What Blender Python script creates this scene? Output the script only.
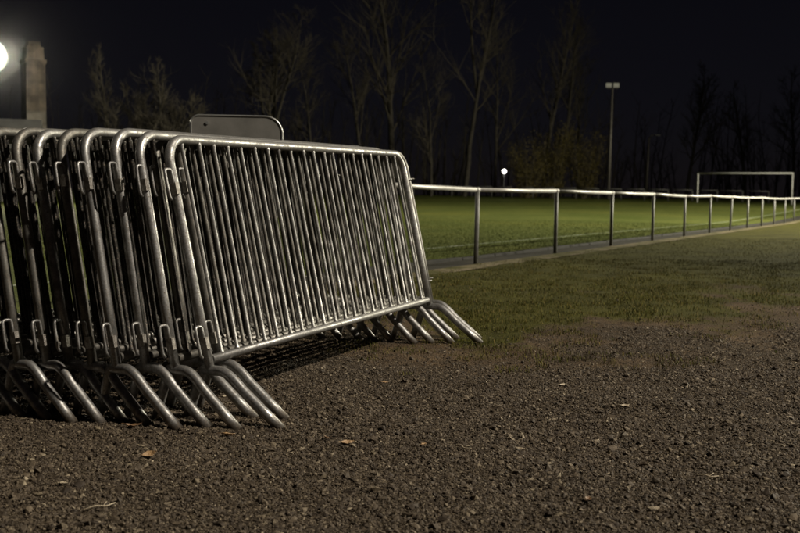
import bpy, math, random
import numpy as np
from mathutils import Matrix, Vector

SC = bpy.context.scene
for o in list(bpy.data.objects):
    bpy.data.objects.remove(o, do_unlink=True)
COL = SC.collection

# ------------------------------------------------------------------ camera
CAM_H, PITCH, ROLL, FPX = 0.8917, 0.0692, 0.0131, 1004.9
cd = bpy.data.cameras.new('camera')
cam = bpy.data.objects.new('camera', cd)
COL.objects.link(cam)
cd.sensor_width = 36.0
cd.lens = FPX / 800 * 36
cd.clip_start, cd.clip_end = 0.05, 2000
_fw = Vector((0, math.cos(PITCH), -math.sin(PITCH)))
_up0 = Vector((0, math.sin(PITCH), math.cos(PITCH)))
_r0 = Vector((1, 0, 0))
_r = _r0 * math.cos(ROLL) + _up0 * math.sin(ROLL)
_u = _up0 * math.cos(ROLL) - _r0 * math.sin(ROLL)
m = Matrix.Identity(4)
for i in range(3):
    m[i][0], m[i][1], m[i][2] = _r[i], _u[i], -_fw[i]
m[2][3] = CAM_H
cam.matrix_world = m
cd.dof.use_dof = True
cd.dof.focus_distance = 4.75
cd.dof.aperture_fstop = 4.2
SC.camera = cam

# ------------------------------------------------------------------ night sky
w = bpy.data.worlds.new('World')
SC.world = w
w.use_nodes = True
wn = w.node_tree
bg = wn.nodes['Background']
sky = wn.nodes.new('ShaderNodeTexSky')
sky.sky_type = 'NISHITA'
sky.sun_disc = False
sky.sun_elevation = math.radians(32.0)
sky.sun_rotation = math.radians(180)
sky.ozone_density = 3.0
sky.dust_density = 0.2
hs = wn.nodes.new('ShaderNodeHueSaturation')
hs.inputs['Saturation'].default_value = 0.5
wn.links.new(sky.outputs['Color'], hs.inputs['Color'])
tint = wn.nodes.new('ShaderNodeMix')
tint.data_type = 'RGBA'; tint.blend_type = 'MULTIPLY'
tint.inputs[0].default_value = 1.0
tint.inputs[7].default_value = (1.15, .95, 1.25, 1)
wn.links.new(hs.outputs['Color'], tint.inputs[6])
wn.links.new(tint.outputs[2], bg.inputs['Color'])
bg.inputs['Strength'].default_value = 0.0005       # moonless night

# ------------------------------------------------------------------ exposure
SC.view_settings.view_transform = 'Standard'
SC.view_settings.look = 'None'
SC.view_settings.exposure = 0.0
SC.view_settings.gamma = 1.0
SC.render.engine = 'CYCLES'
SC.cycles.use_denoising = True
SC.cycles.max_bounces = 6
SC.cycles.volume_bounces = 0
SC.cycles.sample_clamp_indirect = 3.0

# floodlight powers (the lamps themselves sit in the mast builders below)
P_YARD, P_LEFT, P_RIGHT, P_NEAR = 22500.0, 20000.0, 100000.0, 118000.0
HAZE = 0.00005

R = random.Random(7)
RNG = np.random.default_rng(11)

# ------------------------------------------------------------------ helpers
def link(o, parent=None):
    COL.objects.link(o)
    if parent is not None:
        o.parent = parent
    return o

def mesh(name, V, F, mat=None, smooth=False):
    me = bpy.data.meshes.new(name)
    V = np.asarray(V, dtype=np.float32)
    if isinstance(F, np.ndarray):
        n, k = F.shape
        me.vertices.add(len(V)); me.vertices.foreach_set('co', V.ravel())
        me.loops.add(n * k); me.loops.foreach_set('vertex_index', F.astype(np.int32).ravel())
        me.polygons.add(n); me.polygons.foreach_set('loop_start', np.arange(0, n * k, k, dtype=np.int32))
        me.update(calc_edges=True)
    else:
        me.from_pydata([tuple(map(float, v)) for v in V], [], F)
        me.update()
    if smooth:
        me.polygons.foreach_set('use_smooth', np.ones(len(me.polygons), dtype=bool))
    if mat is not None:
        me.materials.append(mat)
    return me

def obj(name, me, parent=None):
    return link(bpy.data.objects.new(name, me), parent)

def empty(name, loc=(0, 0, 0)):
    o = bpy.data.objects.new(name, None)
    o.empty_display_size = 0.1
    o.location = loc
    return link(o)

def tag(o, label=None, cat=None, group=None, kind=None):
    if label: o['label'] = label
    if cat: o['category'] = cat
    if group: o['group'] = group
    if kind: o['kind'] = kind
    return o

class MB:
    """collects pieces of ONE part"""
    def __init__(s): s.V = []; s.F = []
    def add(s, V, F):
        b = len(s.V)
        s.V += [tuple(v) for v in V]; s.F += [tuple(i + b for i in f) for f in F]
        return s
    def tube(s, pts, rad, n=12, cap=True, closed=False):
        P = [Vector(p) for p in pts]; N = len(P)
        rad = rad if hasattr(rad, '__len__') else [rad] * N
        T = []
        for i in range(N):
            a = P[(i - 1) % N] if (closed or i) else P[0]
            c = P[(i + 1) % N] if (closed or i < N - 1) else P[-1]
            T.append((c - a).normalized())
        ref = Vector((0, 0, 1)) if abs(T[0].z) < .9 else Vector((1, 0, 0))
        u = T[0].cross(ref).normalized()
        V = []; F = []
        for i in range(N):
            u = (u - T[i] * u.dot(T[i])).normalized()
            v = T[i].cross(u)
            for k in range(n):
                a = 2 * math.pi * k / n
                V.append(P[i] + (u * math.cos(a) + v * math.sin(a)) * rad[i])
        for i in range(N if closed else N - 1):
            j = (i + 1) % N
            for k in range(n):
                F.append((i * n + k, i * n + (k + 1) % n, j * n + (k + 1) % n, j * n + k))
        if cap and not closed:
            F.append(tuple(reversed(range(n)))); F.append(tuple((N - 1) * n + k for k in range(n)))
        return s.add(V, F)
    def box(s, c, d, M=None):
        V = []
        for x in (-1, 1):
            for y in (-1, 1):
                for z in (-1, 1):
                    p = Vector((c[0] + x * d[0] / 2, c[1] + y * d[1] / 2, c[2] + z * d[2] / 2))
                    V.append(M @ p if M else p)
        return s.add(V, [(0, 1, 3, 2), (4, 6, 7, 5), (0, 4, 5, 1), (2, 3, 7, 6), (0, 2, 6, 4), (1, 5, 7, 3)])
    def mesh(s, name, mat, smooth=False):
        me = mesh(name, s.V, s.F, mat, False)
        if smooth:
            for p in me.polygons:
                p.use_smooth = len(p.vertices) == 4
        return me
    def build(s, name, mat, parent=None, smooth=False):
        return obj(name, s.mesh(name, mat, smooth), parent)

def hsh(ix, iy, seed):
    h = (ix.astype(np.int64) * 374761393 + iy.astype(np.int64) * 668265263 + seed * 974634777) & 0xffffffff
    h = ((h ^ (h >> 13)) * 1274126177) & 0xffffffff
    return ((h ^ (h >> 16)) & 0xffff) / 65535.0

def vnoise(x, y, seed=0):
    x = np.asarray(x, float); y = np.asarray(y, float)
    ix, iy = np.floor(x), np.floor(y)
    fx, fy = x - ix, y - iy
    fx = fx * fx * (3 - 2 * fx); fy = fy * fy * (3 - 2 * fy)
    a, b = hsh(ix, iy, seed), hsh(ix + 1, iy, seed)
    c, d = hsh(ix, iy + 1, seed), hsh(ix + 1, iy + 1, seed)
    return (a * (1 - fx) + b * fx) * (1 - fy) + (c * (1 - fx) + d * fx) * fy

def fbm(x, y, seed=0, o=4):
    s, a, t = 0, .5, 0
    for k in range(o):
        s = s + a * vnoise(x * 2 ** k, y * 2 ** k, seed + k); t += a; a *= .5
    return s / t

# ------------------------------------------------------------------ materials
def new_mat(name):
    m = bpy.data.materials.new(name); m.use_nodes = True
    nt = m.node_tree; b = nt.nodes['Principled BSDF']
    return m, nt, b

def nd(nt, t, **kw):
    n = nt.nodes.new(t)
    for k, v in kw.items():
        if k in n.inputs: n.inputs[k].default_value = v
        else: setattr(n, k, v)
    return n

def ramp(nt, fac, stops):
    r = nt.nodes.new('ShaderNodeValToRGB')
    e = r.color_ramp.elements
    while len(e) < len(stops): e.new(.5)
    for i, (p, c) in enumerate(stops):
        e[i].position = p; e[i].color = (*c, 1) if len(c) == 3 else c
    nt.links.new(fac, r.inputs[0])
    return r.outputs[0]

def noisy(name, stops, scale=8.0, rough=.6, metal=0.0, bump=.0, bscale=None, detail=5, coord='Object', rr=None):
    m, nt, b = new_mat(name)
    tc = nd(nt, 'ShaderNodeTexCoord')
    n = nd(nt, 'ShaderNodeTexNoise', Scale=scale, Detail=detail, Roughness=.62)
    nt.links.new(tc.outputs[coord], n.inputs['Vector'])
    nt.links.new(ramp(nt, n.outputs['Fac'], stops), b.inputs['Base Color'])
    b.inputs['Roughness'].default_value = rough; b.inputs['Metallic'].default_value = metal; b.inputs['Specular IOR Level'].default_value = .15 if rough > .75 else .5
    if rr:
        mr = nd(nt, 'ShaderNodeMapRange'); mr.inputs['From Min'].default_value = .35; mr.inputs['From Max'].default_value = .65
        mr.inputs['To Min'].default_value, mr.inputs['To Max'].default_value = rr
        nt.links.new(n.outputs['Fac'], mr.inputs['Value']); nt.links.new(mr.outputs[0], b.inputs['Roughness'])
    if bump:
        n2 = nd(nt, 'ShaderNodeTexNoise', Scale=bscale or scale * 4, Detail=4.0)
        nt.links.new(tc.outputs[coord], n2.inputs['Vector'])
        bp = nd(nt, 'ShaderNodeBump', Strength=bump, Distance=.01)
        nt.links.new(n2.outputs['Fac'], bp.inputs['Height']); nt.links.new(bp.outputs[0], b.inputs['Normal'])
    return m

def emit(name, col, s):
    m, nt, b = new_mat(name)
    b.inputs['Base Color'].default_value = (.8, .8, .8, 1)
    b.inputs['Emission Color'].default_value = (*col, 1); b.inputs['Emission Strength'].default_value = s
    return m

def galvanised(name, cols, rough, mud=False):
    m, nt, b = new_mat(name)
    tc = nd(nt, 'ShaderNodeTexCoord'); oi = nd(nt, 'ShaderNodeObjectInfo')
    mp = nd(nt, 'ShaderNodeVectorMath', operation='ADD')
    mu = nd(nt, 'ShaderNodeVectorMath', operation='SCALE'); mu.inputs['Scale'].default_value = 7.0
    cx = nd(nt, 'ShaderNodeCombineXYZ')
    nt.links.new(oi.outputs['Random'], cx.inputs[0]); nt.links.new(oi.outputs['Random'], cx.inputs[1])
    nt.links.new(cx.outputs[0], mu.inputs[0])
    nt.links.new(tc.outputs['Object'], mp.inputs[0]); nt.links.new(mu.outputs[0], mp.inputs[1])
    vor = nd(nt, 'ShaderNodeTexVoronoi', Scale=95.0)
    nz = nd(nt, 'ShaderNodeTexNoise', Scale=13.0, Detail=9.0, Roughness=.74)
    fine = nd(nt, 'ShaderNodeTexNoise', Scale=160.0, Detail=3.0)
    for n in (vor, nz, fine): nt.links.new(mp.outputs[0], n.inputs['Vector'])
    base = ramp(nt, nz.outputs['Fac'], [(.36, cols[0]), (.5, cols[1]), (.64, cols[2])])
    spang = ramp(nt, vor.outputs['Color'], [(.0, (.72, .72, .72)), (1, (1.05, 1.05, 1.05))])
    mx = nd(nt, 'ShaderNodeMix', data_type='RGBA', blend_type='MULTIPLY'); mx.inputs[0].default_value = 1
    nt.links.new(base, mx.inputs[6]); nt.links.new(spang, mx.inputs[7])
    # dirt and rust specks
    dm = ramp(nt, fine.outputs['Fac'], [(.54, (0, 0, 0)), (.70, (1, 1, 1))])
    mx2 = nd(nt, 'ShaderNodeMix', data_type='RGBA'); nt.links.new(dm, mx2.inputs[0])
    nt.links.new(mx.outputs[2], mx2.inputs[6]); mx2.inputs[7].default_value = (.16, .125, .09, 1)
    if mud:
        sz = nd(nt, 'ShaderNodeSeparateXYZ'); nt.links.new(tc.outputs['Object'], sz.inputs[0])
        ms = nd(nt, 'ShaderNodeMath', operation='MULTIPLY_ADD'); ms.inputs[1].default_value = .12; ms.inputs[2].default_value = -.06
        nt.links.new(nz.outputs['Fac'], ms.inputs[0])
        mz = nd(nt, 'ShaderNodeMath', operation='ADD'); nt.links.new(sz.outputs['Z'], mz.inputs[0]); nt.links.new(ms.outputs[0], mz.inputs[1])
        mf = ramp(nt, mz.outputs[0], [(.004, (.8, .8, .8)), (.05, (0, 0, 0))])
        mx3 = nd(nt, 'ShaderNodeMix', data_type='RGBA'); nt.links.new(mf, mx3.inputs[0])
        nt.links.new(mx2.outputs[2], mx3.inputs[6]); mx3.inputs[7].default_value = (.085, .06, .036, 1)
        mx2 = mx3
    nt.links.new(mx2.outputs[2], b.inputs['Base Color'])
    mt = nd(nt, 'ShaderNodeMapRange'); mt.inputs['To Min'].default_value = .78; mt.inputs['To Max'].default_value = .1
    nt.links.new(dm, mt.inputs['Value']); nt.links.new(mt.outputs[0], b.inputs['Metallic'])
    rg = nd(nt, 'ShaderNodeMapRange'); rg.inputs['From Min'].default_value = .62; rg.inputs['From Max'].default_value = .38
    rg.inputs['To Min'].default_value = rough[0]; rg.inputs['To Max'].default_value = rough[1]
    nt.links.new(nz.outputs['Fac'], rg.inputs['Value']); nt.links.new(rg.outputs[0], b.inputs['Roughness'])
    bp = nd(nt, 'ShaderNodeBump', Strength=.25, Distance=.002)
    nt.links.new(fine.outputs['Fac'], bp.inputs['Height']); nt.links.new(bp.outputs[0], b.inputs['Normal'])
    return m

M = {}
M['galv'] = galvanised('galvanised steel', [(.18, .177, .168), (.35, .345, .332), (.52, .515, .50)], (.35, .58))
M['galv_worn_shade'] = galvanised('weathered steel with painted shade', [(.12, .115, .102), (.20, .192, .172), (.30, .29, .265)], (.42, .62))  # weathered tone, darkened further to imitate shade inside the stack
M['galv_shade'] = galvanised('steel with painted shade', [(.025, .024, .022), (.045, .043, .039), (.075, .072, .066)], (.45, .65))  # near-black bar colour standing in for shade deep in the stack
M['galv_foot'] = galvanised('galvanised foot with mud', [(.17, .167, .16), (.32, .316, .306), (.48, .475, .462)], (.35, .58), True)
M['weld'] = noisy('weld plate', [(.35, (.16, .14, .12)), (.65, (.42, .40, .36))], 60, .6, .6, .3)
M['post'] = noisy('weathered railing post', [(.3, (.09, .088, .082)), (.7, (.19, .185, .17))], 14, .6, .3, .15)
M['rail'] = noisy('pale railing tube', [(.3, (.24, .23, .21)), (.7, (.43, .415, .385))], 4, .45, .25, .1)
M['white'] = noisy('worn white paint', [(.3, (.55, .54, .50)), (.7, (.8, .79, .76))], 6, .45)
M['mast'] = noisy('grey mast steel', [(.3, (.13, .118, .10)), (.7, (.22, .20, .175))], 5, .55, .4)
M['housing'] = noisy('dark lamp housing', [(.3, (.03, .03, .03)), (.7, (.07, .07, .07))], 9, .5, .3)
M['lens_off'] = noisy('unlit lamp glass', [(.3, (.55, .55, .55)), (.7, (.75, .75, .74))], 9, .15)
M['lens_on'] = emit('lit flood lens', (1, .9, .72), 220)
M['lens_hot'] = emit('lit reflector lens', (1, .93, .8), 1)
_n = M['lens_hot'].node_tree; _a = nd(_n, 'ShaderNodeAttribute', attribute_name='hot'); _m = nd(_n, 'ShaderNodeMath', operation='MULTIPLY'); _m.inputs[1].default_value = 14.0
_n.links.new(_a.outputs['Fac'], _m.inputs[0]); _n.links.new(_m.outputs[0], _n.nodes['Principled BSDF'].inputs['Emission Strength'])
M['globe'] = emit('lit globe', (1, .96, .88), 22)
M['bark'] = noisy('pale bark', [(.3, (.033, .029, .023)), (.7, (.08, .071, .057))], 3, .9, 0, .4)
M['twig'] = noisy('bare twigs', [(.3, (.05, .043, .032)), (.7, (.10, .087, .065))], 2, .9)
M['stone'] = None

def brick_mat():
    m, nt, b = new_mat('old brickwork')
    tc = nd(nt, 'ShaderNodeTexCoord')
    br = nd(nt, 'ShaderNodeTexBrick', Scale=4.0)
    br.inputs['Color1'].default_value = (.125, .095, .066, 1); br.inputs['Color2'].default_value = (.085, .066, .05, 1)
    br.inputs['Mortar'].default_value = (.13, .115, .095, 1)
    nt.links.new(tc.outputs['Object'], br.inputs['Vector'])
    n = nd(nt, 'ShaderNodeTexNoise', Scale=1.3, Detail=6.0); nt.links.new(tc.outputs['Object'], n.inputs['Vector'])
    mx = nd(nt, 'ShaderNodeMix', data_type='RGBA', blend_type='MULTIPLY'); mx.inputs[0].default_value = .9
    nt.links.new(br.outputs['Color'], mx.inputs[6])
    nt.links.new(ramp(nt, n.outputs['Fac'], [(.35, (.25, .24, .22)), (.6, (1.1, 1.1, 1.1))]), mx.inputs[7])
    nt.links.new(mx.outputs[2], b.inputs['Base Color']); b.inputs['Roughness'].default_value = .9
    return m
M['brick'] = brick_mat()
M['render'] = noisy('grey rendered wall', [(.3, (.10, .095, .085)), (.7, (.17, .16, .145))], 1.5, .9)
M['roof'] = noisy('grey sheet roof', [(.3, (.09, .088, .085)), (.7, (.16, .155, .15))], 1.2, .7)
M['signback'] = noisy('dull aluminium sheet', [(.3, (.15, .145, .13)), (.7, (.23, .22, .20))], 5, .55, .35, .05)
M['signrim'] = noisy('bright aluminium edge', [(.3, (.5, .5, .47)), (.7, (.65, .65, .62))], 20, .3, .8)
M['kerb'] = noisy('edging stone with painted shade', [(.3, (.008, .007, .006)), (.7, (.020, .018, .014))], 6, .85, 0, .4)  # near-black colour imitates the shaded recess along the kerb
M['strip'] = noisy('grey worn strip', [(.3, (.013, .011, .007)), (.6, (.024, .021, .013)), (.8, (.05, .042, .026))], 2.2, .9, 0, .6, 30, coord='Object')
M['line'] = noisy('worn chalk line', [(.38, (.10, .13, .05)), (.6, (.27, .29, .21))], 3.5, .9)

def ground_mat():
    m, nt, b = new_mat('gravel, mud and turf')
    geo = nd(nt, 'ShaderNodeNewGeometry')
    at = nd(nt, 'ShaderNodeAttribute', attribute_name='turf'); at2 = nd(nt, 'ShaderNodeAttribute', attribute_name='sand')
    def N(scale, detail=5.0, rough=.6):
        n = nd(nt, 'ShaderNodeTexNoise', Scale=scale, Detail=detail, Roughness=rough)
        nt.links.new(geo.outputs['Position'], n.inputs['Vector']); return n
    v = nd(nt, 'ShaderNodeTexVoronoi', Scale=95.0); nt.links.new(geo.outputs['Position'], v.inputs['Vector'])
    big = N(1.1, 6); fine = N(60, 4); mid = N(9, 5)
    grav = ramp(nt, v.outputs['Color'], [(.0, (.030, .022, .014)), (.5, (.060, .045, .029)), (1, (.11, .085, .055))])
    mud = ramp(nt, mid.outputs['Fac'], [(.3, (.055, .036, .021)), (.55, (.095, .064, .037)), (.75, (.135, .095, .056))])
    turf = ramp(nt, fine.outputs['Fac'], [(.3, (.026, .026, .004)), (.55, (.060, .057, .009)), (.75, (.098, .085, .017))])
    sand = ramp(nt, mid.outputs['Fac'], [(.3, (.12, .10, .06)), (.7, (.26, .22, .15))])
    def mix(f, a, c):
        mx = nd(nt, 'ShaderNodeMix', data_type='RGBA')
        nt.links.new(f, mx.inputs[0]); nt.links.new(a, mx.inputs[6]); nt.links.new(c, mx.inputs[7]); return mx.outputs[2]
    ad = nd(nt, 'ShaderNodeMath', operation='MULTIPLY_ADD'); ad.inputs[1].default_value = .7; ad.inputs[2].default_value = -.35
    nt.links.new(mid.outputs['Fac'], ad.inputs[0])
    sm = nd(nt, 'ShaderNodeMath', operation='ADD'); nt.links.new(ad.outputs[0], sm.inputs[0]); nt.links.new(at.outputs['Fac'], sm.inputs[1])
    f1 = ramp(nt, sm.outputs[0], [(.18, (0, 0, 0)), (.42, (1, 1, 1))])
    f2 = ramp(nt, sm.outputs[0], [(.42, (0, 0, 0)), (.66, (1, 1, 1))])
    c = mix(f1, grav, mud); c = mix(f2, c, turf)
    sm2 = nd(nt, 'ShaderNodeMath', operation='ADD'); nt.links.new(ad.outputs[0], sm2.inputs[0]); nt.links.new(at2.outputs['Fac'], sm2.inputs[1])
    f3 = ramp(nt, sm2.outputs[0], [(.4, (0, 0, 0)), (.7, (1, 1, 1))])
    c = mix(f3, c, sand)
    tone = ramp(nt, big.outputs['Fac'], [(.3, (.62, .62, .62)), (.7, (1.25, 1.25, 1.25))])
    mx = nd(nt, 'ShaderNodeMix', data_type='RGBA', blend_type='MULTIPLY'); mx.inputs[0].default_value = 1
    nt.links.new(c, mx.inputs[6]); nt.links.new(tone, mx.inputs[7])
    nt.links.new(mx.outputs[2], b.inputs['Base Color'])
    b.inputs['Roughness'].default_value = .9; b.inputs['Specular IOR Level'].default_value = .08
    ha = nd(nt, 'ShaderNodeMath', operation='ADD'); nt.links.new(v.outputs['Distance'], ha.inputs[0]); nt.links.new(fine.outputs['Fac'], ha.inputs[1])
    bp = nd(nt, 'ShaderNodeBump', Strength=.9, Distance=.012)
    nt.links.new(ha.outputs[0], bp.inputs['Height']); nt.links.new(bp.outputs[0], b.inputs['Normal'])
    return m
M['ground'] = ground_mat()

def pitch_mat():
    m, nt, b = new_mat('mown pitch turf')
    geo = nd(nt, 'ShaderNodeNewGeometry')
    def N(scale, detail=5.0):
        n = nd(nt, 'ShaderNodeTexNoise', Scale=scale, Detail=detail, Roughness=.65)
        nt.links.new(geo.outputs['Position'], n.inputs['Vector']); return n
    big, fine = N(.16, 6), N(14, 6)
    a = ramp(nt, fine.outputs['Fac'], [(.3, (.042, .053, .012)), (.5, (.08, .094, .023)), (.72, (.13, .142, .040))])
    t = ramp(nt, big.outputs['Fac'], [(.32, (.72, .78, .6)), (.5, (1, 1, 1)), (.68, (1.35, 1.2, 1.0))])
    mx = nd(nt, 'ShaderNodeMix', data_type='RGBA', blend_type='MULTIPLY'); mx.inputs[0].default_value = 1
    nt.links.new(a, mx.inputs[6]); nt.links.new(t, mx.inputs[7]); nt.links.new(mx.outputs[2], b.inputs['Base Color'])
    b.inputs['Roughness'].default_value = .9; b.inputs['Specular IOR Level'].default_value = .05
    bp = nd(nt, 'ShaderNodeBump', Strength=1.0, Distance=.05)
    nt.links.new(fine.outputs['Fac'], bp.inputs['Height']); nt.links.new(bp.outputs[0], b.inputs['Normal'])
    return m
M['pitch'] = pitch_mat()

def blade_mat(name):
    m, nt, b = new_mat(name)
    at = nd(nt, 'ShaderNodeAttribute', attribute_name='tint')
    nt.links.new(at.outputs['Color'], b.inputs['Base Color'])
    b.inputs['Roughness'].default_value = .8; b.inputs['Specular IOR Level'].default_value = .08
    return m
M['blade'] = blade_mat('grass blades')

def stone_mat():
    m, nt, b = new_mat('crushed stone')
    oi = nd(nt, 'ShaderNodeObjectInfo'); tc = nd(nt, 'ShaderNodeTexCoord')
    c = ramp(nt, oi.outputs['Random'], [(0, (.034, .024, .0155)), (.35, (.062, .046, .030)), (.7, (.092, .069, .045)), (.9, (.13, .10, .066)), (.98, (.20, .16, .105)), (1, (.36, .30, .21))])
    n = nd(nt, 'ShaderNodeTexNoise', Scale=2.5, Detail=3.0); nt.links.new(tc.outputs['Object'], n.inputs['Vector'])
    mx = nd(nt, 'ShaderNodeMix', data_type='RGBA', blend_type='MULTIPLY'); mx.inputs[0].default_value = 1
    nt.links.new(c, mx.inputs[6]); nt.links.new(ramp(nt, n.outputs['Fac'], [(.3, (.65, .65, .65)), (.7, (1.2, 1.2, 1.2))]), mx.inputs[7])
    nt.links.new(mx.outputs[2], b.inputs['Base Color']); b.inputs['Roughness'].default_value = .75; b.inputs['Specular IOR Level'].default_value = .3
    return m
M['stone'] = stone_mat()
def leafmat(name, c0, c1):
    return noisy(name, [(.3, c0), (.7, c1)], 30, .6, 0, .3)
M['leaf_tan'] = leafmat('dry tan leaf', (.24, .14, .06), (.42, .27, .13))
M['leaf_brown'] = leafmat('dry brown leaf', (.13, .07, .03), (.24, .14, .065))
M['leaf_pale'] = leafmat('bleached leaf', (.36, .29, .19), (.55, .47, .34))

# ------------------------------------------------------------------ terrain
def gz(y):
    y = np.asarray(y, float)
    near = -0.155 + 0.0187 * y
    near = np.where(y < 7.3, near, np.where(y < 9.3, near - (y - 7.3) ** 2 * 0.0187 / 4, -0.155 + 0.0187 * 8.3))
    yy = np.clip(y, 40, 104)
    far = 0.0187 * ((yy - 40) - 5 * (1 - np.exp(-(yy - 40) / 5)))
    return near + far
def g(y): return float(gz(y))

FA = 0.4841
FD = np.array([math.sin(FA), math.cos(FA)])          # along the railing, away
FQ = np.array([math.cos(FA), -math.sin(FA)])         # from the railing to the yard side
F0 = np.array([1.0168, 13.4699])
def fpt(al, q):
    return F0 + FD * al + FQ * q
def qcoord(x, y):
    return (x - F0[0]) * FQ[0] + (y - F0[1]) * FQ[1]

def turf_mask(x, y):
    """0 gravel .. 1 turf"""
    yb = 6.0 + np.clip(x - .5, 0, 6) * 0.85 + np.clip(.5 - x, 0, 4) * 1.1
    e = (y - yb) / 2.6
    t = np.clip(.40 + e * .52, 0, 1)
    n = fbm(x * 1.7, y * 1.0, 5, 5)
    t = t + (n - .5) * 1.5 * np.exp(-((e - .5) / .8) ** 2) + (fbm(x * .6 + 3, y * .5, 21, 3) - .5) * .9 * np.clip(t * 2 - .6, 0, 1)
    # bare earth hollow in front of the turf
    t = t - .38 * np.exp(-((y - 9.4 - (x - .8) * .25) / .45) ** 2) * np.clip((x + .5) / .6, 0, 1) * np.clip((3.4 - x) / 1.2, 0, 1) * (fbm(x * 1.3 + 9, y * 1.3, 61, 3) * 1.6 - .1)
    e2 = np.exp(-(((x - 1.25) / .75) ** 2 + ((y - 5.75 - (x - 1.25) * .12) / .26) ** 2))
    t = t * (1 - e2) + .36 * e2
    return np.clip(t, 0, 1)

def build_ground():
    def axis(lo, d0, d1, hi, step):
        a = list(np.arange(d0, d1 + step / 2, step)); s = step
        x = a[-1]
        while x < hi: s *= 1.22; x += s; a.append(x)
        x = a[0]; s = step; b = []
        while x > lo: s *= 1.22; x -= s; b.append(x)
        return np.array(b[::-1] + a)
    xs = axis(-700, -4.0, 9.5, 700, .06); ys = axis(-300, 1.6, 17.0, 900, .06)
    X, Y = np.meshgrid(xs, ys)
    t = turf_mask(X, Y)
    nearw = np.clip((20 - Y) / 6, 0, 1) * np.clip((12 - np.abs(X)) / 3, 0, 1)
    Z = gz(Y) + nearw * ((fbm(X * 3.2, Y * 3.2, 3, 4) - .5) * .03 + (fbm(X * .6, Y * .6, 9, 3) - .5) * .05 * t)
    Q = qcoord(X, Y)
    Z = np.where((Q < .35), gz(Y) - .004, Z)
    sand = 0 * Q
    nx, ny = len(xs), len(ys)
    i = (np.arange(ny - 1)[:, None] * nx + np.arange(nx - 1)[None]).ravel()
    F = np.stack([i, i + 1, i + nx + 1, i + nx], 1)
    me = mesh('ground', np.stack([X, Y, Z], -1).reshape(-1, 3), F, M['ground'], True)
    for nm, arr in (('turf', t), ('sand', sand)):
        at = me.attributes.new(nm, 'FLOAT', 'POINT'); at.data.foreach_set('value', arr.astype(np.float32).ravel())
    tag(obj('ground', me), 'brown gravel yard running into muddy turf', None, None, 'structure')
build_ground()

def strip_sheet(name, q0, q1, a0, a1, dz, mat, na=120, kind='structure', nq=2, parent=None):
    al = np.concatenate([np.arange(a0, min(a1, 40), .5), np.linspace(min(a1, 40), a1, na)]) if a1 > 40 else np.arange(a0, a1 + .25, .5)
    q = np.linspace(q0, q1, nq)
    A, Q = np.meshgrid(al, q)
    X = F0[0] + FD[0] * A + FQ[0] * Q; Y = F0[1] + FD[1] * A + FQ[1] * Q
    Z = gz(Y) + dz
    n, k = len(al), len(q)
    i = (np.arange(k - 1)[:, None] * n + np.arange(n - 1)[None]).ravel()
    F = np.stack([i, i + n, i + n + 1, i + 1], 1)
    me = mesh(name, np.stack([X, Y, Z], -1).reshape(-1, 3), F, mat, True)
    o = obj(name, me, parent)
    if kind: o['kind'] = kind
    return o
pitch = strip_sheet('pitch', -90, -.56, -9, 95, .012, M['pitch'], 160, nq=60)
strip_sheet('touchline', -2.26, -2.14, -9, 72, .017, M['line'])
def verge_mat():
    m, nt, b = new_mat('dry sandy verge')
    geo = nd(nt, 'ShaderNodeNewGeometry')
    def N(sc, de): 
        n = nd(nt, 'ShaderNodeTexNoise', Scale=sc, Detail=de, Roughness=.65); nt.links.new(geo.outputs['Position'], n.inputs['Vector']); return n
    big, mid, fine = N(1.7, 4.0), N(9.0, 5.0), N(60.0, 4.0)
    sand = ramp(nt, mid.outputs['Fac'], [(.3, (.07, .056, .032)), (.7, (.21, .175, .11))])
    turf = ramp(nt, fine.outputs['Fac'], [(.3, (.026, .026, .006)), (.55, (.06, .058, .013)), (.75, (.10, .088, .024))])
    mx = nd(nt, 'ShaderNodeMix', data_type='RGBA')
    nt.links.new(ramp(nt, big.outputs['Fac'], [(.44, (0, 0, 0)), (.60, (1, 1, 1))]), mx.inputs[0])
    nt.links.new(sand, mx.inputs[6]); nt.links.new(turf, mx.inputs[7]); nt.links.new(mx.outputs[2], b.inputs['Base Color'])
    b.inputs['Roughness'].default_value = .9; b.inputs['Specular IOR Level'].default_value = .08
    bp = nd(nt, 'ShaderNodeBump', Strength=.8, Distance=.02)
    nt.links.new(mid.outputs['Fac'], bp.inputs['Height']); nt.links.new(bp.outputs[0], b.inputs['Normal'])
    return m
strip_sheet('verge', .02, .40, -9, 90, .009, verge_mat())
strip_sheet('path', -.46, .02, -9, 90, .006, M['strip'])
kerb = empty('kerb', (0, 0, 0)); kerb['kind'] = 'structure'
for k in range(70):
    L = 1.2; c = fpt(-6 + k * L, -.51)
    st = MB()
    z0 = g(c[1])
    st.box((0, 0, 0), (L - .015, .10, .16))
    o = st.build('kerb_stone', M['kerb'], kerb) if k == 0 else link(ks.copy(), kerb)
    if k == 0:
        ks = o
        bv = o.modifiers.new('edge', 'BEVEL'); bv.width = .012; bv.segments = 2
    o.location = (c[0], c[1], z0 - .034 + R.uniform(-.006, .006))
    o.rotation_euler = (R.uniform(-.02, .02), R.uniform(-.006, .006) - math.atan(.0), math.pi / 2 - FA + R.uniform(-.008, .008))

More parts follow.
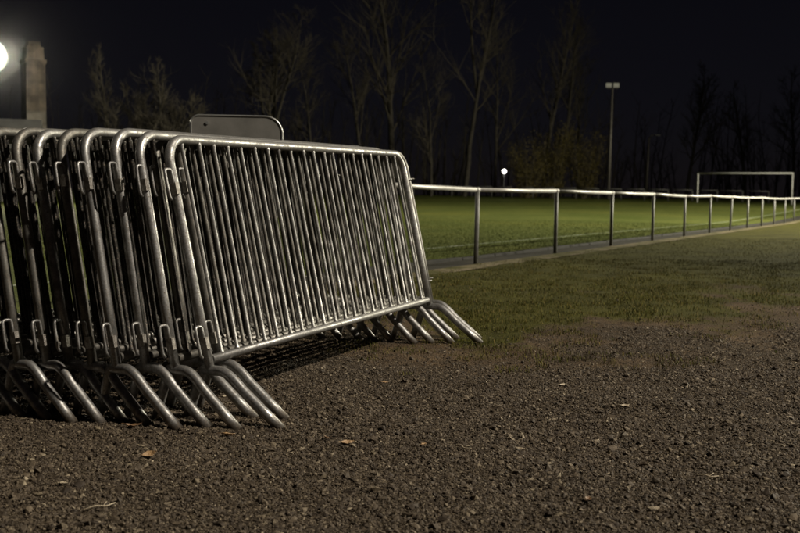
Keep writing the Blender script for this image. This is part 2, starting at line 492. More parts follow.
# ------------------------------------------------------------------ crowd barriers
LB, RC, HT = 2.48, .11, .952
FRAME_R = .021
def arc(c, r, a0, a1, n):
    return [(c[0] + r * math.cos(a0 + (a1 - a0) * i / n), 0, c[1] + r * math.sin(a0 + (a1 - a0) * i / n)) for i in range(n + 1)]
V0 = .06                                     # frame meshes have z = 0 at the foot of the uprights
PARTS = {}
p = [(0, 0, 0), (0, 0, .3), (0, 0, .6)] + arc((RC, HT + V0 - RC), RC, math.pi, math.pi / 2, 8)
p += [(LB / 2, 0, HT + V0)] + arc((LB - RC, HT + V0 - RC), RC, math.pi / 2, 0, 8) + [(LB, 0, .6), (LB, 0, .3), (LB, 0, 0)]
PARTS['frame'] = MB().tube(p, FRAME_R, 14).mesh('frame', M['galv'], True)
PARTS['bottom_rail'] = MB().tube([(FRAME_R, 0, V0 - .018), (LB / 2, 0, V0 - .018), (LB - FRAME_R, 0, V0 - .018)], .019, 12).mesh('bottom_rail', M['galv'], True)
PARTS['bar'] = MB().tube([(0, 0, V0 - .010), (0, 0, V0 + .004), (0, 0, V0 + .011), (0, 0, V0 + .4), (0, 0, HT + V0 - .034), (0, 0, HT + V0 - .026), (0, 0, HT + V0 - .010)], [.0130, .0120, .0088, .0088, .0088, .0110, .0120], 8).mesh('bar', M['galv'], True)
def hook_mesh(v):
    b = MB()
    z = v + V0
    b.tube([(-.018, -.014, z - .085), (-.022, -.014, z - .03), (-.023, -.014, z - .010), (-.028, -.014, z - .002), (-.036, -.014, z), (-.056, -.014, z), (-.063, -.014, z - .003),
            (-.067, -.014, z - .012), (-.068, -.014, z - .03), (-.068, -.014, z - .08), (-.067, -.014, z - .118), (-.058, -.014, z - .134)], .0066, 8)
    return b.mesh('hook', M['galv'], True)
PARTS['hook_u'] = hook_mesh(.815); PARTS['hook_l'] = hook_mesh(.13)
PARTS['plate'] = MB().box((0, 0, 0), (.022, .03, .05)).mesh('weld_plate', M['weld'])
PARTS['eye'] = MB().tube([(.024 * math.cos(a), .024 * math.sin(a), 0) for a in np.linspace(0, 2 * math.pi, 13)[:-1]], .0058, 7, closed=True).mesh('eye', M['galv'], True)
def foot_mesh(wr, wl, h):
    pts = [Vector((0, -wr, -.012)), Vector((0, -wr * .42, h * .72)), Vector((0, -.10, h)), Vector((0, .02, h + .004)), Vector((0, wl * .42, h * .80)), Vector((0, wl, -.012))]
    def bez(a, b, c, n=7):
        return [a.lerp(b, t).lerp(b.lerp(c, t), t) for t in [i / n for i in range(n + 1)]]
    a, c = pts[0], pts[5]
    r1 = Vector((0, -wr * .46, h * .66)); r2 = Vector((0, -.055, h))
    cor = Vector((0, -wr * .26, h * 1.0))
    l1 = Vector((0, .03, h)); l2 = Vector((0, wl * .62, h * .52)); corl = Vector((0, wl * .36, h * 1.0))
    path = [a, a.lerp(r1, .5)] + bez(r1, cor, r2) + bez(l1, corl, l2) + [l2.lerp(c, .5), c]
    return MB().tube(path, .0220, 14).mesh('foot', M['galv_foot'], True)
PARTS['foot'] = foot_mesh(.365, .125, .212)

ORD = ['frontmost of the stack, its whole row of bars showing', 'second from the front, close behind the frontmost one', 'third from the front of the stack',
       'fourth from the front, half hidden between its neighbours', 'fifth from the front of the stack', 'sixth from the front of the stack',
       'seventh from the front of the stack', 'eighth from the front of the stack', 'ninth from the front of the stack',
       'tenth from the front of the stack', 'eleventh from the front, cut by the left edge of the picture', 'twelfth from the front, only its bars showing at the left edge',
       ] + ['one of those buried deepest at the back of the stack'] * 5
BARR = [  # x, y of the near upright, heading, lean, lift, reach of the near foot
    (-.810, 4.287, .4193, .218, .000, .99), (-.802, 4.448, .421, .212, .002, .97), (-.950, 4.245, .4175, .186, .008, .88), (-.935, 4.455, .420, .183, .006, .94),
    (-1.080, 4.268, .4165, .160, .014, .88), (-1.195, 4.232, .420, .168, .014, .88), (-1.315, 4.290, .416, .165, .012, .82), (-1.430, 4.335, .418, .170, .012, .82),
    (-1.515, 4.300, .4165, .160, .014, .82), (-1.640, 4.310, .417, .164, .014, .82), (-1.775, 4.370, .4165, .164, .014, .84),
    (-1.895, 4.40, .418, .164, .014, .84), (-2.01, 4.36, .416, .164, .014, .84), (-2.13, 4.42, .417, .164, .014, .84),
    (-2.25, 4.38, .4165, .164, .014, .84), (-2.37, 4.45, .4175, .164, .014, .84), (-2.48, 4.40, .4165, .164, .014, .84)]
RB = random.Random(3)
for k, (x, y, hd, le, lift, reach) in enumerate(BARR):
    t = empty('crowd_barrier', (x, y, g(y)))
    t.rotation_euler = (0, -math.atan(.0187 * math.cos(hd)), math.pi / 2 - hd)
    tag(t, 'galvanised steel crowd barrier, ' + ORD[k], 'crowd barrier', 'crowd barriers stacked leaning together')
    old = k > 0  # barriers behind the first take steel colours with stack shade painted in
    def add(nm, me, loc=(0, 0, 0), lean=True, rz=0):
        o = obj(nm, me, t)
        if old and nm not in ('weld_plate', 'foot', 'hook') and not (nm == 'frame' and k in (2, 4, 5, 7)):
            o.material_slots[0].link = 'OBJECT'; o.material_slots[0].material = M['galv_shade' if nm == 'bar' and k > 1 else 'galv_worn_shade']
        if lean:
            o.rotation_euler = (-le, 0, 0)
            q = Matrix.Rotation(-le, 3, 'X') @ Vector(loc)
            o.location = (q.x, q.y, q.z + .215 + lift)
            if rz: o.rotation_euler = (-le, 0, rz)
        else:
            o.location = loc
        return o
    fr = add('frame', PARTS['frame']); add('bottom_rail', PARTS['bottom_rail'])
    for i in range(20):
        o = add('bar', PARTS['bar'], (.108 + i * .119 + RB.uniform(-.003, .003), RB.uniform(-.002, .002), 0))
        o.rotation_euler = (-le + RB.gauss(0, .0025), RB.gauss(0, .0035), 0)
    for v in ('hook_u', 'hook_l'):
        h = add('hook', PARTS[v])
        if RB.random() < .5: h.rotation_euler = (-le, 0, RB.uniform(-.25, .1))
    for v in (.73, .045): add('weld_plate', PARTS['plate'], (-.018, -.013, v + V0 + RB.uniform(-.01, .01)))
    for v in (.78, .10): add('eye', PARTS['eye'], (LB + FRAME_R + .022, 0, v + V0))
    for xx in (0, LB):
        f = add('foot', PARTS['foot'], (xx, 0, 0), False)
        f.scale = (1, reach + RB.uniform(-.01, .01), 1 + lift / .22)
        f.rotation_euler = (0, 0, RB.uniform(-.012, .012))

# ------------------------------------------------------------------ sign panel behind the stack
def rrect(w, h, rl, rr, n=8):
    P = []
    for (cx, cz, r, a0) in ((w / 2 - rr, h - rr, rr, 0), (-w / 2 + rl, h - rl, rl, math.pi / 2), (-w / 2 + rl, rl, rl, math.pi), (w / 2 - rr, rr, rr, 1.5 * math.pi)):
        for i in range(n + 1):
            a = a0 + i / n * math.pi / 2
            P.append((cx + r * math.cos(a), cz + r * math.sin(a)))
    return P
sy = 7.45
s = empty('sign_board', (-1.215, sy, g(sy))); s.rotation_euler = (0, 0, .10)
tag(s, 'blank grey sign board with rounded corners rising behind the barrier stack', 'sign')
W_, H_ = .665, .78
P = rrect(W_, H_, .06, .125)
zt = 1.47 - g(sy) - H_
b = MB(); n = len(P)
b.add([(x, -.004, z + zt) for x, z in P] + [(x, .004, z + zt) for x, z in P], [tuple(range(n)), tuple(reversed(range(n, 2 * n)))] + [(i, (i + 1) % n + 0, (i + 1) % n + n, i + n) for i in range(n)])
pn = b.build('panel', M['signback'], s)
MB().tube([(x, -.004, z + zt) for x, z in P], .0072, 8, closed=True).build('rim', M['signrim'], s, True)
MB().tube([(0, .035, -.05), (0, .035, zt + H_ - .06)], .03, 12).build('post', M['mast'], s, True)
for xx, zz in ((-.215, H_ - .055), (-.21, .08)):
    MB().tube([(xx, -.012, zz + zt), (xx, .012, zz + zt)], .013, 10).build('bolt', M['signrim'], s, True)
for zz in (.1, H_ - .12):
    MB().box((0, .011, zz + zt), (W_ - .08, .012, .04)).build('bracket', M['signback'], s)

# ------------------------------------------------------------------ railing along the pitch
rl = empty('railing', (float(F0[0]), float(F0[1]), g(F0[1])))
tag(rl, 'pale tubular pitch railing on grey posts running from the barriers to the far right', 'railing')
FS, FH = 3.2309, 1.0306
def rloc(p): return (p[0] - rl.location.x, p[1] - rl.location.y, p[2] - rl.location.z)
post_me = MB().tube([(0, 0, -.1), (0, 0, .5), (0, 0, FH - .03)], .031, 12).mesh('post', M['post'], True)
tops = []
for k in range(-1, 19):
    c = fpt(k * FS, 0)
    z = g(c[1])
    o = obj('post', post_me, rl); o.location = rloc((c[0], c[1], z))
    o.rotation_euler = (R.gauss(0, .008), R.gauss(0, .010), R.uniform(0, 3))
    tops.append(Vector((c[0], c[1], z + FH - .012 + R.gauss(0, .011))))
for k in range(len(tops) - 1):
    a, c = tops[k], tops[k + 1]
    e = (c - a).normalized() * .003
    mid = a.lerp(c, .5) - Vector((0, 0, .006))
    MB().tube([rloc(a + e), rloc(mid), rloc(c - e)], .0305, 12).build('rail', M['rail'], rl, True)
    MB().tube([rloc(c - e * 16), rloc(c + e * 16)], .0345, 12).build('sleeve', M['rail'], rl, True)

# far end of the ground: low railing behind the goal
fr0 = np.array([31.0, 85.0])
fr = empty('far_railing', (fr0[0], fr0[1], g(fr0[1])))
tag(fr, 'low pale railing far off along the end of the pitch under the trees', 'railing')
pm = MB().tube([(0, 0, 0), (0, 0, 1.0)], .05, 6).mesh('post', M['post'], True)
prev = None
for k in range(46):
    c = fr0 - FQ * 2.1 * k; z = g(c[1])
    o = obj('post', pm, fr); o.location = (c[0] - fr0[0], c[1] - fr0[1], z - fr.location.z)
    t_ = Vector((c[0] - fr0[0], c[1] - fr0[1], z - fr.location.z + 1.0))
    if prev is not None: MB().tube([prev, t_], .04, 6).build('rail', M['post'], fr, True)
    prev = t_

# ------------------------------------------------------------------ goal
gl = np.array([27.75, 81.6])
go = empty('football_goal', (gl[0], gl[1], g(gl[1])))
go.rotation_euler = (0, 0, -FA)
tag(go, 'white football goal frame without a net at the end of the pitch', 'goal')
for sx in (-1, 1):
    MB().tube([(sx * 3.66, 0, 0), (sx * 3.66, 0, 1.2), (sx * 3.66, 0, 2.44)], .065, 12).build('goal_post', M['white'], go, True)
MB().tube([(-3.72, 0, 2.47), (0, 0, 2.465), (3.72, 0, 2.47)], .065, 12).build('crossbar', M['white'], go, True)

# ------------------------------------------------------------------ masts and lamps
def aim(o, target):
    d = Vector(target) - o.matrix_world.translation
    o.rotation_euler = d.to_track_quat('-Z', 'Y').to_euler()

def flood_mast(name, loc, h, label, heads, target, lit, power=0, col=(1, .86, .66), size=150, blend=.6, rad=.25, lean=(0, 0), polr=.10, hs=1.0, group=None, round_=0):
    z = g(loc[1])
    t = empty(name, (loc[0], loc[1], z)); t.rotation_euler = (lean[1], lean[0], 0)
    tag(t, label, 'floodlight', group)
    MB().tube([(0, 0, -.3), (0, 0, h * .5), (0, 0, h)], [polr, polr * .8, polr * .6], 10).build('pole', M['mast'], t, True)
    d = Vector((target[0] - loc[0], target[1] - loc[1], target[2] - z - h))
    yaw = math.atan2(-d.x, d.y); pit = math.atan2(d.z, math.hypot(d.x, d.y))
    Mz = Matrix.Rotation(yaw, 4, 'Z')
    if len(heads) > 1:
        e = max(abs(x) for x in heads) + .2
        b = MB(); b.box((0, 0, h - .03), (2 * e, .07, .07), Mz); b.build('crossarm', M['mast'], t)
    for i, x in enumerate(heads):
        on = lit if isinstance(lit, bool) else lit[i]
        Mx = Matrix.Translation((0, 0, h + .22 * hs)) @ Mz @ Matrix.Translation((x, .12 * hs, 0)) @ Matrix.Rotation(pit, 4, 'X')
        if round_:
            C = lambda yy, rr: [Mx @ Vector((rr * math.cos(a), yy, rr * math.sin(a))) for a in np.linspace(0, 2 * math.pi, 25)[:-1]]
            rings = [C(.10, round_ * 1.06), C(-.15, round_ * .8), C(-.4, round_ * .3)]
            F = [tuple(range(24)), tuple(reversed(range(48, 72)))] + [(r_ * 24 + q, r_ * 24 + (q + 1) % 24, r_ * 24 + 24 + (q + 1) % 24, r_ * 24 + 24 + q) for r_ in range(2) for q in range(24)]
            b = MB(); b.add(sum(rings, []), F); hd = b.build('lamp_head', M['housing'], t)
            rs = [1, .88, .76, .64, .52, .4, .28, .16, .05]
            b = MB(); b.add(sum([C(.105 + .06 * (1 - q * q), round_ * q) for q in rs], []), [tuple(range(192, 216))] + [(r_ * 24 + q, r_ * 24 + (q + 1) % 24, r_ * 24 + 24 + (q + 1) % 24, r_ * 24 + 24 + q) for r_ in range(8) for q in range(24)])
            ln = b.build('lens', M['lens_hot'], hd)
            ah = ln.data.attributes.new('hot', 'FLOAT', 'POINT'); ah.data.foreach_set('value', np.repeat([math.exp(-(q * 2.8) ** 2) for q in rs], 24).astype(np.float32))
            continue
        b = MB()
        V = [(-.26, .10, -.2), (.26, .10, -.2), (.26, .10, .2), (-.26, .10, .2), (-.15, -.12, -.12), (.15, -.12, -.12), (.15, -.12, .12), (-.15, -.12, .12)]
        b.add([Mx @ Vector([q * hs for q in v]) for v in V], [(4, 7, 6, 5), (0, 4, 5, 1), (1, 5, 6, 2), (2, 6, 7, 3), (3, 7, 4, 0), (0, 1, 2, 3)])
        hd = b.build('lamp_head', M['housing'], t)
        L = [(-.235, .106, -.175), (.235, .106, -.175), (.235, .106, .175), (-.235, .106, .175)]
        L2 = [(q[0], .100, q[2]) for q in L]
        b = MB(); b.add([Mx @ Vector([q * hs for q in v]) for v in L + L2], [(0, 3, 2, 1), (4, 5, 6, 7), (0, 1, 5, 4), (1, 2, 6, 5), (2, 3, 7, 6), (3, 0, 4, 7)])
        b.build('lens', M['lens_on'] if on else M['lens_off'], hd)
        b = MB(); b.tube([Mx @ Vector((0, -.12 * hs, 0)), Mx @ Vector((0, -.16 * hs, -.2 * hs)), Mx @ Vector((0, -.1 * hs, -.26 * hs))], .03 * hs, 6); b.build('bracket', M['mast'], hd)
    if power:
        ld = bpy.data.lights.new('flood', 'SPOT'); ld.energy = power; ld.color = col
        ld.spot_size = math.radians(size); ld.spot_blend = blend; ld.shadow_soft_size = rad
        lo = link(bpy.data.objects.new('flood_light', ld))
        dn = d.normalized()
        lo.location = Vector((loc[0], loc[1], z + h + .22 * hs)) + dn * (.6 * hs)
        bpy.context.view_layer.update()
        aim(lo, target)
    return t

# lit floodlight at the left edge of the view, shining towards the yard
flood_mast('floodlight_mast', (-24.35, 60.0), 8.2, 'lit floodlight glaring white at the left edge of the picture', [0.0], (16, 30, 0), True,
           P_LEFT, (1, .92, .74), 125, 1.0, .25, hs=1.5, round_=.95)
# floodlight of the yard, standing off the picture behind the camera's right shoulder
flood_mast('floodlight_mast', (15.0, 0.3), 16.0, 'floodlight on a mast beside the gravel yard, outside the view', [-.4, .4], (-1.0, 7.0, 0), True,
           P_YARD, (1, .905, .765), 52, 1.0, .22)
# floodlight of the pitch, past the right edge of the picture
flood_mast('floodlight_mast', (46, 50), 14.0, 'floodlight mast beyond the right end of the pitch railing, outside the view', [-1, 0, 1], (9, 53, 0), True,
           P_RIGHT, (1, .94, .74), 146, 1.0, .5)
flood_mast('floodlight_mast', (35, 30), 14.0, 'added floodlight mast brightening the near half of the pitch, outside the view', [-1, 0, 1], (6, 35, 0), True,
           P_NEAR, (1, .94, .74), 100, 1.0, .5)  # extra unseen mast, added to brighten the near turf
# unlit masts on the far side
flood_mast('floodlight_mast', (19.35, 94.0), 10.3, 'tall slim twin-headed floodlight mast rising behind the railing', [-.34, .34], (5, 40, 0), False, hs=1.1, lean=(.012, 0), polr=.15)
z = g(104)
t = empty('lamp_post', (25.3, 104, z)); tag(t, 'short thin dark lamp post to the right of the twin-headed mast', 'lamp post')
t.rotation_euler = (0, .022, 0)
MB().tube([(0, 0, -.2), (0, 0, 3), (0, 0, 6.2)], [.12, .10, .08], 8).build('pole', M['mast'], t, True)
MB().tube([(0, 0, 6.15), (.15, -.1, 6.4), (.6, -.4, 6.45)], .06, 8).build('arm', M['mast'], t, True)
MB().box((.75, -.5, 6.43), (.5, .3, .14)).build('lamp_head', M['housing'], t)

z = g(88)
t = empty('globe_lamp', (8.98, 88, z)); tag(t, 'small glowing white globe lamp low in front of the dark trees', 'lamp')
MB().tube([(0, 0, 0), (0, 0, 2.35)], .04, 8).build('pole', M['housing'], t, True)
b = MB(); b.tube([(0, 0, 2.42 + .17 * -math.cos(a)) for a in np.linspace(.12, math.pi - .12, 9)], [.17 * math.sin(a) for a in np.linspace(.12, math.pi - .12, 9)], 14)
b.build('globe', M['globe'], t, True)

# ------------------------------------------------------------------ chimney tower and shed at the left
ty = 66.0
t = empty('brick_tower', (-24.0, ty, g(ty))); t.rotation_euler = (0, 0, .62)
tag(t, 'old square brick chimney tower beside the glaring floodlight', 'tower')
def taper(w0, w1, z0, z1):
    return [(-w0, -w0, z0), (w0, -w0, z0), (w0, w0, z0), (-w0, w0, z0), (-w1, -w1, z1), (w1, -w1, z1), (w1, w1, z1), (-w1, w1, z1)], [(3, 2, 1, 0), (4, 5, 6, 7), (0, 1, 5, 4), (1, 2, 6, 5), (2, 3, 7, 6), (3, 0, 4, 7)]
top = 10.2
b = MB(); b.add(*taper(.66, .60, -.3, top - 1.4)); b.build('shaft', M['brick'], t)
b = MB(); b.add(*taper(.66, .68, top - 1.4, top - 1.15)); b.build('collar', M['brick'], t)
b = MB(); b.add(*taper(.56, .52, top - 1.15, top - .35)); b.build('crown_course', M['brick'], t)
b = MB(); b.add(*taper(.40, .36, top - .35, top)); b.build('cap', M['brick'], t)
sy2 = 62.0
t = empty('low_shed', (-26.6, sy2, g(sy2))); t.rotation_euler = (0, 0, .25)
tag(t, 'low grey shed with a sloping roof under the glaring floodlight', 'shed')
b = MB(); b.add([(-4, -2, -.3), (4, -2, -.3), (4, 2, -.3), (-4, 2, -.3), (-4, -2, 3.4), (4, -2, 3.4), (4, 2, 3.4), (-4, 2, 3.4), (-4, 0, 4.9), (4, 0, 4.9)],
             [(0, 1, 5, 4), (2, 3, 7, 6), (1, 2, 6, 9, 5), (3, 0, 4, 8, 7), (0, 3, 2, 1)]); b.build('wall', M['render'], t)
b = MB()
for sgn in (-1, 1):
    b.add([(-4.3, sgn * 2.4, 3.12), (4.3, sgn * 2.4, 3.12), (4.3, 0, 4.95), (-4.3, 0, 4.95), (-4.3, sgn * 2.4, 3.24), (4.3, sgn * 2.4, 3.24), (4.3, 0, 5.07), (-4.3, 0, 5.07)],
          [(0, 1, 2, 3), (4, 7, 6, 5), (0, 4, 5, 1), (1, 5, 6, 2), (3, 2, 6, 7), (0, 3, 7, 4)])
b.build('roof', M['roof'], t)
b = MB(); b.box((1.6, -2.02, 1.0), (1.1, .08, 2.1)); b.build('door', M['housing'], t)
b = MB(); b.box((-1.4, -2.02, 1.7), (1.3, .06, .9)); b.build('window', M['housing'], t)

# ------------------------------------------------------------------ trees
def ring_tubes(paths):
    """paths: list of (pts Nx3, rad N, sides); one joined vertex/face set"""
    Vs, Fs, off = [], [], 0
    for pts, rad, n in paths:
        pts = np.asarray(pts); N = len(pts)
        T = np.gradient(pts, axis=0); T /= np.linalg.norm(T, axis=1)[:, None] + 1e-9
        ref = np.array([0, 0, 1.]) if abs(T[0, 2]) < .9 else np.array([1., 0, 0])
        u = np.cross(T, ref); u /= np.linalg.norm(u, axis=1)[:, None] + 1e-9
        v = np.cross(T, u)
        a = 2 * np.pi * np.arange(n) / n
        ring = pts[:, None] + (u[:, None] * np.cos(a)[None, :, None] + v[:, None] * np.sin(a)[None, :, None]) * np.asarray(rad)[:, None, None]
        Vs.append(ring.reshape(-1, 3))
        i = np.arange(N - 1)[:, None] * n; k = np.arange(n)[None]
        Fs.append((np.stack([i + k, i + (k + 1) % n, i + n + (k + 1) % n, i + n + k], -1) + off).reshape(-1, 4))
        off += N * n
    return np.concatenate(Vs), np.concatenate(Fs)

def make_tree(name, x, y, h, label, seed, r0=.2, lean=(0, 0), first=.3, spread=.75, nb=24, upright=.55, forks=0, sub=(9, 5), group='bare trees beyond the pitch', blen=.38):
    rg = np.random.default_rng(seed)
    z = g(y)
    t = empty(name, (x, y, z)); tag(t, label, 'tree', group)
    trunk, crown = [], []
    def path(p, d, L, n, wob, up):
        pts = [p.copy()]; d = d / np.linalg.norm(d)
        for i in range(n):
            d = d + rg.normal(0, wob, 3) + np.array([0, 0, up]); d /= np.linalg.norm(d)
            p = p + d * L / n; pts.append(p.copy())
        return np.array(pts)
    def at(pts, f):
        q = f * (len(pts) - 1); i = min(int(q), len(pts) - 2)
        dd = pts[i + 1] - pts[i]
        return pts[i] + dd * (q - i), dd / np.linalg.norm(dd)
    def side(d, ang):
        r = rg.normal(0, 1, 3); r -= d * r.dot(d); r /= np.linalg.norm(r)
        return d * math.cos(ang) + r * math.sin(ang)
    stems = []
    d0 = np.array([lean[0], lean[1], 1.0])
    main = path(np.zeros(3) - np.array([0, 0, .2]), d0, h, 14, .035, .02)
    stems.append((main, r0, h))
    for f in range(forks):
        p, d = at(main, rg.uniform(.02, .4) if forks > 1 else .42)
        L = h * rg.uniform(.5, .8)
        stems.append((path(p, side(d, rg.uniform(.25, .5)), L, 10, .05, .06), r0 * .6, L))
    for pts, rr, L in stems:
        rad = rr * (1 - np.linspace(0, 1, len(pts))) ** .8 + .012
        trunk.append((pts, rad, 7))
        for i in range(nb):
            f = first + (1 - first) * (i + rg.random()) / nb * .97
            p, d = at(pts, f)
            L1 = L * blen * (1.15 - f) * rg.uniform(.6, 1.3)
            b1 = path(p, side(d, spread * rg.uniform(.6, 1.2)), L1, 6, .09, upright * .12)
            r1 = max(.018, rr * (1 - f) * .45 + .012)
            crown.append((b1, np.linspace(r1, .010, 7), 4))
            for j in range(sub[0]):
                p2, d2 = at(b1, rg.uniform(.2, 1))
                L2 = L1 * rg.uniform(.25, .55)
                b2 = path(p2, side(d2, rg.uniform(.4, .9)), L2, 3, .12, upright * .15)
                crown.append((b2, np.linspace(r1 * .5 + .004, .007, 4), 3))
                for l in range(sub[1]):
                    p3, d3 = at(b2, rg.uniform(.2, 1))
                    b3 = path(p3, side(d3, rg.uniform(.3, .9)), L2 * rg.uniform(.3, .6), 2, .15, upright * .15)
                    crown.append((b3, np.linspace(.010, .006, 3), 3))
    V, F = ring_tubes(trunk); obj('trunk', mesh('trunk', V, F, M['bark'], True), t)
    V, F = ring_tubes(crown); obj('crown', mesh('crown', V, F, M['twig']), t)
    return t
def px(x, y): return (x - 400) / FPX * y       # across for a picture column at range y (layout only)

TREES = [
    ('tall straight pale-trunked bare tree rising just behind the far end of the barriers', -.9, 100, 27, 1, dict(r0=.34, first=.22, nb=30, spread=.6, blen=.34)),
    ('thin bare tree left of the tall pale-trunked one', -3.6, 98, 17, 2, dict(r0=.2, first=.3, nb=18, spread=.6, lean=(-.04, 0))),
    ('bare tree with a forked crooked stem right of the tall pale-trunked one', 6.2, 99, 24, 3, dict(r0=.24, first=.35, nb=20, forks=1, lean=(.05, 0))),
    ('leaning bare tree standing left of the yellowish bushes', 14.0, 100, 20, 4, dict(r0=.23, lean=(.12, 0), first=.3, nb=18, spread=.5)),
    ('leaning bare tree standing behind the yellowish bushes', 15.6, 102, 19, 5, dict(r0=.2, lean=(.17, 0), first=.3, nb=16, spread=.5)),
    ('wide crooked bare tree above the grey sign board', -12.6, 92, 16, 6, dict(r0=.28, forks=3, first=.35, nb=18, spread=.9, lean=(.04, 0), blen=.42)),
    ('slender dim bare tree right of the wide crooked one', -8.6, 97, 13, 7, dict(r0=.16, first=.25, nb=16)),
    ('slanting bare tree nearest the brick tower', -20.7, 74, 11.0, 8, dict(r0=.18, lean=(-.09, 0), first=.25, nb=18, spread=.6, blen=.34)),
    ('low many-stemmed bare tree between the slanting tree and the brushy one', -18.6, 74, 7.8, 9, dict(r0=.11, forks=4, first=.2, nb=12, spread=.55)),
    ('brushy bare tree with drooping brown twigs left of the sign board', -17.4, 73, 10.0, 10, dict(r0=.19, lean=(.06, 0), first=.22, nb=24, forks=2, spread=.85, blen=.44)),
    ('thin bare tree close right of the barriers over the near railing', 2.9, 97, 15, 11, dict(r0=.14, first=.2, nb=16)),
    ('straggly bare tree above the glowing globe lamp', 9.4, 101, 18, 12, dict(r0=.16, first=.25, nb=16, spread=.6)),
    ('dim bare tree between the thin lamp post and the goal', 30.0, 106, 13, 13, dict(r0=.2, first=.25, nb=18, forks=1)),
    ('dim bare tree standing behind the goal', 35.4, 104, 12, 14, dict(r0=.2, first=.22, nb=18)),
    ('dim bare tree between the twin-headed mast and the yellowish bushes', 19.0, 107, 15, 15, dict(r0=.18, first=.25, nb=16)),
    ('dim bare tree at the right edge beyond the goal', 42.0, 108, 14, 16, dict(r0=.2, first=.25, nb=18)),
]
for lb, x, y, h, sd, kw in TREES:
    make_tree('bare_tree', x, y, h, lb, sd, **kw)

# yellow-green evergreen bushes: leaf-sized faces on stems
def make_bush(x, y, w_, h, label, seed, nleaf=7000):
    rg = np.random.default_rng(seed)
    t = empty('evergreen_bush', (x, y, g(y))); tag(t, label, 'bush', 'yellowish bushes under the trees')
    paths = []; tips = []
    for i in range(26):
        a = rg.uniform(0, 6.28); L = h * rg.uniform(.55, 1.05)
        d = np.array([math.cos(a) * w_ * .5 / h, math.sin(a) * w_ * .5 / h, 1]); pts = [np.array([math.cos(a) * .2, math.sin(a) * .2, -.1])]
        for k in range(5):
            pts.append(pts[-1] + d / np.linalg.norm(d) * L / 5 + rg.normal(0, .1, 3))
        paths.append((np.array(pts), np.linspace(.05, .012, 6), 4)); tips.append(np.array(pts))
    V, F = ring_tubes(paths); obj('stem', mesh('stem', V, F, M['twig']), t)
    P = np.array([tips[rg.integers(26)][rg.integers(1, 6)] for _ in range(nleaf)]) + rg.normal(0, .34, (nleaf, 3))
    P[:, 2] = np.abs(P[:, 2])
    s = rg.uniform(.04, .09, (nleaf, 1)); A = rg.normal(0, 1, (nleaf, 3)); A /= np.linalg.norm(A, axis=1)[:, None]
    B = np.cross(A, rg.normal(0, 1, (nleaf, 3))); B /= np.linalg.norm(B, axis=1)[:, None]
    V = np.stack([P - A * s, P + B * s * .5, P + A * s, P - B * s * .5], 1).reshape(-1, 3)
    obj('foliage', mesh('foliage', V, np.arange(nleaf * 4).reshape(-1, 4), M['bush']), t)
M['bush'] = noisy('yellow-green leaves', [(.3, (.065, .05, .006)), (.7, (.12, .092, .014))], .8, .7)
make_bush(12.0, 96, 3.4, 5.2, 'rounded yellowish bush just right of the globe lamp', 31)
make_bush(14.4, 96.6, 3.6, 6.6, 'tallest yellowish bush, middle of the three', 32)
make_bush(17.4, 96.2, 3.6, 5.9, 'yellowish bush nearest the twin-headed mast', 33)

# far thicket that reads as one mass
def build_woods():
    rg = np.random.default_rng(77); paths = []
    for i in range(330):
        x = rg.uniform(-60, 75); y = 108 + rg.uniform(0, 16) + abs(x) * .05
        h = rg.uniform(4, 13); p = np.array([x, y, g(y) - .2]); pts = [p]
        d = np.array([rg.normal(0, .08), rg.normal(0, .08), 1])
        for k in range(6):
            d = d + rg.normal(0, .05, 3); pts.append(pts[-1] + d / np.linalg.norm(d) * h / 6)
        pts = np.array(pts); paths.append((pts, np.linspace(.09, .02, 7), 4))
        for j in range(16):
            f = rg.uniform(.15, 1) * 5.99; k = int(f); q = pts[k] + (pts[min(k + 1, 6)] - pts[k]) * (f - k)
            a = rg.uniform(0, 6.28); L = rg.uniform(.6, 2.4); e = np.array([math.cos(a), math.sin(a), rg.uniform(.6, 1.8)]); e /= np.linalg.norm(e)
            paths.append((np.array([q, q + e * L * .5 + rg.normal(0, .08, 3), q + e * L + np.array([0, 0, .2])]), np.array([.03, .02, .012]), 3))
    V, F = ring_tubes(paths)
    tag(obj('woods', mesh('woods', V, F, M['twig'])), 'dark leafless thicket along the far side of the pitch', 'woods', None, 'stuff')
build_woods()

# ------------------------------------------------------------------ gravel (instanced crushed stones)
def ground_z(x, y):
    t = turf_mask(x, y)
    nearw = np.clip((20 - y) / 6, 0, 1) * np.clip((12 - np.abs(x)) / 3, 0, 1)
    return gz(y) + nearw * ((fbm(x * 3.2, y * 3.2, 3, 4) - .5) * .03 + (fbm(x * .6, y * .6, 9, 3) - .5) * .05 * t)

